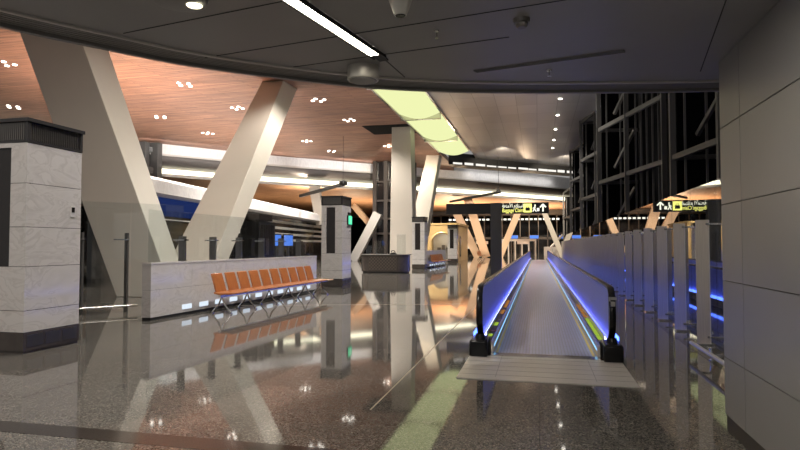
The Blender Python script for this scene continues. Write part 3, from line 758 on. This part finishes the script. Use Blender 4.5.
# ================================================================== DARK LATTICE TOWERS
TW = [('largest dark steel lattice frame right of the hall, behind the glass', (3.0, 30.5), (4.95, 25.0), 12.5),
      ('second dark steel lattice frame, slanted top visible above the first', (2.92, 41.5), (4.4, 35.9), 11.2),
      ('third dark steel lattice frame, narrow and farther down the hall', (2.92, 54.5), (4.4, 49.0), 11.0),
      ('farthest low dark steel lattice frame near the overhead sign', (2.92, 70), (4.4, 64.0), 8.0),
      ('nearest dark steel lattice frame beside the grey wall top', (4.7, 22.3), (6.3, 16.4), 12.0)]
for lab, p, q, h in TW:
    t = thing('lattice_frame', lab, 'steel frame', (p[0], p[1], 0), 0, 'dark lattice frames')
    d = Vector((q[0] - p[0], q[1] - p[1], 0)); side = Vector((-d.y, d.x, 0)).normalized()
    if side.x < 0: side = -side
    hh = lambda a: h - .5 + a * .9
    for a in (0, .48, 1.0):
        for s in (0, 1):
            if a == .48 and s == 1: continue
            x = d * a + side * 2.2 * s
            b = MB(); b.bar(x, (x.x, x.y, hh(a)), .19 if s == 0 else .15, .19); b.build('post', M_lattice, t)
    z = 2.0; zs = []
    while z < h - .8: zs.append(z); z += 2.65
    for z in zs:
        b = MB(); b.bar((0, 0, z), (d.x, d.y, z + .25), .14, .19); b.build('cross_beam', M_lattice, t)
        b = MB(); b.bar((0, 0, z), (side.x * 2.2, side.y * 2.2, z + .1), .12, .16); b.build('cross_beam', M_lattice, t)
    b = MB(); b.bar((0, 0, hh(0)), (d.x, d.y, hh(1)), .2, .22); b.build('top_beam', M_lattice, t)
    for i, z in enumerate(zs[:-1]):
        e_ = d * .45 + side * .5
        b = MB(); b.bar((d.x * .12 + side.x * .5, d.y * .12 + side.y * .5, z + .7), (e_.x, e_.y, z + 2.2), .12, .14); b.build('diagonal_brace', M_lattice, t)
    for a in (.08, .2, .3, .4, .56, .64, .72, .8, .88, .95):
        x = d * a + side * (.55 if int(a * 100) % 8 else .2)
        b = MB(); b.bar(x, (x.x, x.y, hh(a) - .5), .07, .08); b.build('mullion', M_lattice, t)
    b = MB(); x0 = side * .25 - d * .03; x1 = side * 2.3 - d * .03
    b.hexa([x0, x1, x1 - d * .012, x0 - d * .012], [v + Vector((0, 0, h - .8)) for v in (x0, x1, x1 - d * .012, x0 - d * .012)]); b.build('end_backing', M_darkwall, t)
    b = MB(); x0 = side * 2.35; x1 = d + side * 2.35
    b.hexa([x0, x1, x1 + side * .1, x0 + side * .1], [v + Vector((0, 0, h - .4)) for v in (x0, x1, x1 + side * .1, x0 + side * .1)]); b.build('dark_backing', M_darkwall, t)

# ================================================================== OVERHEAD SIGN
SY = 27.0
sg = thing('overhead_sign', 'black overhead baggage claim sign with glowing yellow text on a dark pylon', 'sign', (-1.84, SY, 0))
k_ = SY / 24
def S_(o): return P_(o, sg)
zt, zb = 1.55 + (3.27 - 1.55) * k_, 1.55 + (2.83 - 1.55) * k_
b = MB(); b.box((-2.13, SY, 0), (-1.64, SY + .35, 3.5)); S_(b.build('pylon', M_lattice))
b = MB(); b.box((-4.2, SY + .05, zb), (-2.13, SY + .28, zt)); S_(b.build('plain_arm', M_black))
b = MB(); b.box((-1.64, SY + .05, zb), (.49, SY + .28, zt)); S_(b.build('sign_box', M_black))
def text(body, size, x, z, m, align='LEFT', width=.95):
    cu = bpy.data.curves.new('lettering', 'FONT'); cu.body = body; cu.size = size; cu.extrude = .004; cu.align_x = align
    o = bpy.data.objects.new('lettering', cu); C.objects.link(o)
    bpy.context.view_layer.update()
    me = bpy.data.meshes.new_from_object(o.evaluated_get(bpy.context.evaluated_depsgraph_get()))
    C.objects.unlink(o); bpy.data.objects.remove(o)
    me.materials.clear(); me.materials.append(m)
    n = bpy.data.objects.new('lettering', me); C.objects.link(n)
    xs = [v.co.x for v in me.vertices]; k = width / max(max(xs) - min(xs), .01)
    for v in me.vertices: v.co.x *= k
    n.rotation_euler = (PI / 2, 0, 0); n.location = (x, SY + .045, z)
    bpy.context.view_layer.update()
    return S_(n)
ar = '\uFE8D\uFEB3\uFE98\uFEFC\uFEE1 \uFE8D\uFEF7\uFEE3\uFE98\uFECC\uFE94'[::-1]
text(ar, .25, -1.6, zb + .28, E_signw)
text('Baggage Claim', .25, -1.6, zb + .07, E_sign)
ix = -.63
b = MB(); b.box((ix, SY + .035, zb + .05), (ix + .36, SY + .05, zt - .05)); S_(b.build('luggage_icon', E_sign))
b = MB(); b.box((ix + .08, SY + .03, zb + .12), (ix + .28, SY + .036, zb + .27)); b.tube([(ix + .13, SY + .033, zb + .27), (ix + .13, SY + .033, zb + .33), (ix + .23, SY + .033, zb + .33), (ix + .23, SY + .033, zb + .27)], .012, 6); S_(b.build('suitcase_mark', M_black))
b = MB(); x = -.10
b.box((x - .05, SY + .035, zb + .34), (x + .01, SY + .045, zb + .40)); b.bar((x - .02, SY + .04, zb + .32), (x - .05, SY + .04, zb + .20), .06, .01, up=(0, 1, 0)); b.bar((x - .05, SY + .04, zb + .21), (x - .12, SY + .04, zb + .08), .04, .01, up=(0, 1, 0)); b.bar((x - .05, SY + .04, zb + .21), (x + .03, SY + .04, zb + .08), .04, .01, up=(0, 1, 0)); b.bar((x - .03, SY + .04, zb + .29), (x - .13, SY + .04, zb + .22), .03, .01, up=(0, 1, 0))
b.box((x + .06, SY + .035, zb + .10), (x + .17, SY + .045, zb + .24)); S_(b.build('walking_figure', E_signw))
b = MB(); x = .23
b.bar((x, SY + .04, zb + .08), (x, SY + .04, zb + .38), .06, .01, up=(0, 1, 0)); b.bar((x, SY + .04, zb + .42), (x - .13, SY + .04, zb + .27), .055, .01, up=(0, 1, 0)); b.bar((x, SY + .04, zb + .42), (x + .13, SY + .04, zb + .27), .055, .01, up=(0, 1, 0)); S_(b.build('arrow', E_signw))

# ================================================================== FIXTURES ON THE LOW CEILING
ll = thing('linear_light', 'bright recessed linear light in the near dark ceiling', 'ceiling light', (-1.6, 3, ZC))
p, q = Vector((-1.87, 1.5, ZC - .015)), Vector((-1.285, 4.50, ZC - .015))
b = MB()
for k in range(6): b.bar(p.lerp(q, k / 6), p.lerp(q, (k + 1) / 6), .075, .02)
P_(b.build('tube', E_line), ll)
d = (q - p).normalized(); sd = Vector((d.y, -d.x, 0))
b = MB()
for s in (-1, 1): b.bar(p + sd * s * .05, q + d * .10 + sd * s * .05, .014, .026)
P_(b.build('housing', M_black), ll)
b = MB(); b.bar(q + d * .003, q + d * .18, .08, .012); P_(b.build('end_slot', M_black), ll)

dl = thing('drum_light', 'round brushed steel drum fitting at the edge of the near ceiling', 'ceiling light', (-1.49, 4.86, ZC))
b = MB(); b.lathe((0, 0, -.12), [(.135, 0), (.14, .01), (.14, .118)], 32); b.build('drum', M_alu, dl)
b = MB(); b.lathe((0, 0, -.128), [(.115, 0), (.12, .008)], 32); b.build('lens', M_soffit, dl)
cl = thing('trumpet_light', 'silver trumpet-shaped fitting at the top centre of the near ceiling', 'ceiling light', (-.83, 3.5, ZC))
b = MB(); b.lathe((0, 0, -.13), [(.038, 0), (.05, .03), (.085, .129)], 28); b.build('cone', M_alu, cl)
b = MB(); b.lathe((0, 0, -.135), [(.03, 0), (.034, .006)], 20); b.build('lens', M_screen, cl)
rl = thing('dish_light', 'shallow round dish light cut by the top edge at left', 'ceiling light', (-2.20, 3.20, ZC))
b = MB(); b.lathe((0, 0, -.05), [(.12, 0), (.17, .02), (.18, .049)], 32); b.build('dish', M_soffit, rl)
b = MB(); b.lathe((.09, .03, -.056), [(.045, 0), (.05, .005)], 20); b.build('lens', E_cove, rl)
sd_ = thing('smoke_detector', 'small round smoke detector on the near dark ceiling', 'smoke detector', (-.1, 4.07, ZC))
b = MB(); b.lathe((0, 0, -.03), [(.055, 0), (.06, .029)], 24); b.build('base', M_steel, sd_)
b = MB(); b.lathe((0, 0, -.062), [(.028, 0), (.042, .012), (.045, .031)], 24); b.build('sensor_head', M_steel, sd_)
for lab, x, y, r in (('tiny white sprinkler rose left of the smoke detector', -.71, 4.15, .014), ('pendant sprinkler head beside the slot vent', .11, 5.33, .022)):
    t = thing('sprinkler', lab, 'sprinkler', (x, y, ZC))
    b = MB(); b.lathe((0, 0, -.008), [(r, 0), (r * 1.2, .007)], 14); b.build('rose', M_chrome, t)
    b = MB(); b.lathe((0, 0, -.055), [(r * .9, 0), (r * .9, .003), (r * .3, .006), (r * .3, .046)], 12); b.build('head', M_chrome, t)
sv = thing('slot_vent', 'long narrow black slot vent in the near ceiling', 'vent', (.07, 5.06, ZC))
b = MB(); b.bar((-.61, .14, -.004), (.62, -.14, -.004), .034, .006); b.build('slot', M_black, sv)
b = MB(); b.bar((-.62, .12, -.006), (.61, -.16, -.006), .006, .01); b.bar((-.60, .165, -.006), (.63, -.115, -.006), .006, .01); b.bar((-.61, .1425, -.006), (.62, -.1375, -.006), .004, .01); b.build('blade', M_rib, sv)

# ================================================================== DOWNLIGHTS IN THE HIGH CEILINGS
def spot(x, y, z, power, size=150, col=(1, .93, .85), rot=(0, 0, 0), blend=.6, r=.12, name='lamp'):
    l = bpy.data.lights.new(name, 'SPOT'); l.energy = power; l.spot_size = math.radians(size); l.spot_blend = blend; l.shadow_soft_size = r; l.color = col
    o = bpy.data.objects.new(name, l); C.objects.link(o); o.location = (x, y, z); o.rotation_euler = rot; return o
def build_cluster(label, x, y):
    t = thing('downlight_cluster', label, 'downlight', (x, y, 10), random.random() * 6, 'downlight clusters in the wood ceiling')
    for px, py in ((-.34, -.16), (.1, -.34), (.36, .08), (-.08, .28)):
        b = MB(); b.lathe((px, py, -.03), [(.095, 0), (.10, .03)], 14); b.build('lens', E_spot, t)
    return t
CL = [(-24.1, 21.8, 'cluster of four downlights over the left edge, nearest to the low ceiling'), (-31.2, 28.8, 'cluster of four downlights just above the near marble pillar'),
      (-18.0, 26.8, 'cluster of four downlights nearest the left column, close to the low ceiling edge'), (-24.2, 33.3, 'cluster of four downlights right beside the left leg of the great column'),
      (-18.0, 32.2, 'cluster of four downlights left of the far leg, near its top'), (-24.2, 39.0, 'cluster of four downlights low between both legs of the great column'),
      (-12.4, 31.5, 'cluster of four downlights right of the far leg, near the low ceiling edge'), (-12.4, 37.1, 'cluster of four downlights left of the black ceiling recess'),
      (-18.2, 43.9, 'cluster of four downlights right of the far leg, low in the wood ceiling'), (-18.0, 49.1, 'cluster of four downlights nearest the far edge of the wood ceiling'),
      (-12.4, 47.7, 'cluster of four downlights left beside the upright leg')]
c0 = None
for x, y, lab in CL:
    if c0 is None: c0 = build_cluster(lab, x, y)
    else: dup(c0, (x, y, 10), rz=random.random() * 6, label=lab)
    spot(x, y, 9.9, 2300, 140, name='hall lamp')
for k, y in enumerate((30.5, 34.8, 39.2, 44, 48.5, 52.5)):
    t = thing('round_downlight', '%s round downlight of the row in the grey metal ceiling' % (ORD[k] if k else 'nearest'), 'downlight', (1.32, y, 10.1), 0, 'row of downlights in the metal ceiling')
    b = MB(); b.lathe((0, 0, -.05), [(.11, 0), (.12, .05)], 14); b.build('lens', E_spot, t)
    b = MB(); b.lathe((0, 0, -.03), [(.15, 0), (.16, .03)], 14); b.build('rim', M_chrome, t)
    spot(1.32, y, 9.95, 700, 120, name='metal ceiling lamp')

# ================================================================== LIGHT
def up(x, y, z, power, col=(1, .80, .6), size=165, r=.3): return spot(x, y, z, power, size, col, (PI, 0, 0), .8, r, 'fill uplight')
def area(x, y, z, sx, sy, power, col, rot=(0, 0, 0), name='light'):
    l = bpy.data.lights.new(name, 'AREA'); l.shape = 'RECTANGLE'; l.size = sx; l.size_y = sy; l.energy = power; l.color = col
    o = bpy.data.objects.new(name, l); C.objects.link(o); o.location = (x, y, z); o.rotation_euler = rot; return o
# unseen lamps added above and behind the viewpoint to light the foreground
for x, y in ((-8.8, 24), (-6, 0), (-6.5, 12)): spot(x, y, 9.9, 1400, 140, name='hall lamp')
for x, y in ((-2.6, -1.5), (.2, -1.5), (.35, 2.2)): area(x, y, ZC - .03, .12, 3.0, 32, (1, .93, .84), name='linear lamp')
# unseen uplights added above low roof, pillar and shops to wash the wood ceiling
up(-4.0, 4.4, 4.2, 1000, (1, .72, .5))
up(-7.58, 7.3, 3.5, 600, (1, .74, .52)); pass; up(-19.5, 24, 4.9, 1700, (1, .68, .44)); up(-21.5, 40, 4.9, 400); up(-22.5, 56, 4.9, 1500)
# lamps added in the far hall to brighten it under the lower wood ceiling
for x, y, pw_ in ((-24, 74, 3500), (-12, 82, 9500), (-2, 92, 11000), (-36, 62, 1200)): up(x, y, 1.0, pw_, (1, .72, .47))
for x, y in ((-26, 66), (-14, 78), (-4, 88)): spot(x, y, 7.4, 3500, 150, (1, .87, .7))
for (xa, ya), (xb, yb) in (((-42, 26), (-33, 36.5)), ((-31, 38.5), (-22.5, 49)), ((-21, 50.8), (-12.5, 60)), ((-7.5, 66.2), (2.5, 78.0))):  # unseen strips added to brighten the pale bulkhead band
    d_ = Vector((xb - xa, yb - ya)); a_ = math.atan2(d_.y, d_.x)
    o = area((xa + xb) / 2, (ya + yb) / 2, 9.85, d_.length, .15, 150 if xa < -10 else 55, (1, .97, .93), name='band fill'); o.rotation_euler = (math.radians(60), 0, a_)
for y in (9, 15, 21): spot(-3, y, 10.0, 1300, 110, (1, .93, .86), (0, math.radians(38), 0), name='metal ceiling lamp')  # tilted unseen spots added to light the marble and column sides
for x, y in ((-3, 50), (-12, 46), (2.6, 56)): spot(x, y, 9.8, 7000, 80, (1, .86, .68), (math.radians(66), 0, 0), name='hall lamp')  # forward-aimed spots added to brighten the far hall
up(-1.84, 27.2, 3.8, 1000, (1, .93, .85)); up(2.75, 14, 2.6, 500, (1, .93, .85), 140)  # upward fill added above the sign and the glass screen
for x, y in ((-9.1, 57.5), ): spot(x, y, 3.3, 160, 150, (1, .85, .6))  # spot added inside the kiosk to brighten it
w = bpy.data.worlds.new('world'); bpy.context.scene.world = w; w.use_nodes = True
bg = w.node_tree.nodes['Background']; bg.inputs[0].default_value = (1, .98, .97, 1); bg.inputs[1].default_value = .22

sc = bpy.context.scene
sc.view_settings.view_transform = 'Standard'; sc.view_settings.look = 'None'; sc.view_settings.gamma = 1; sc.view_settings.use_curve_mapping = False
sc.view_settings.exposure = 0.5
sc.cycles.use_denoising = True
sc.cycles.max_bounces = 8; sc.cycles.glossy_bounces = 5; sc.cycles.transparent_max_bounces = 24; sc.cycles.sample_clamp_indirect = 6
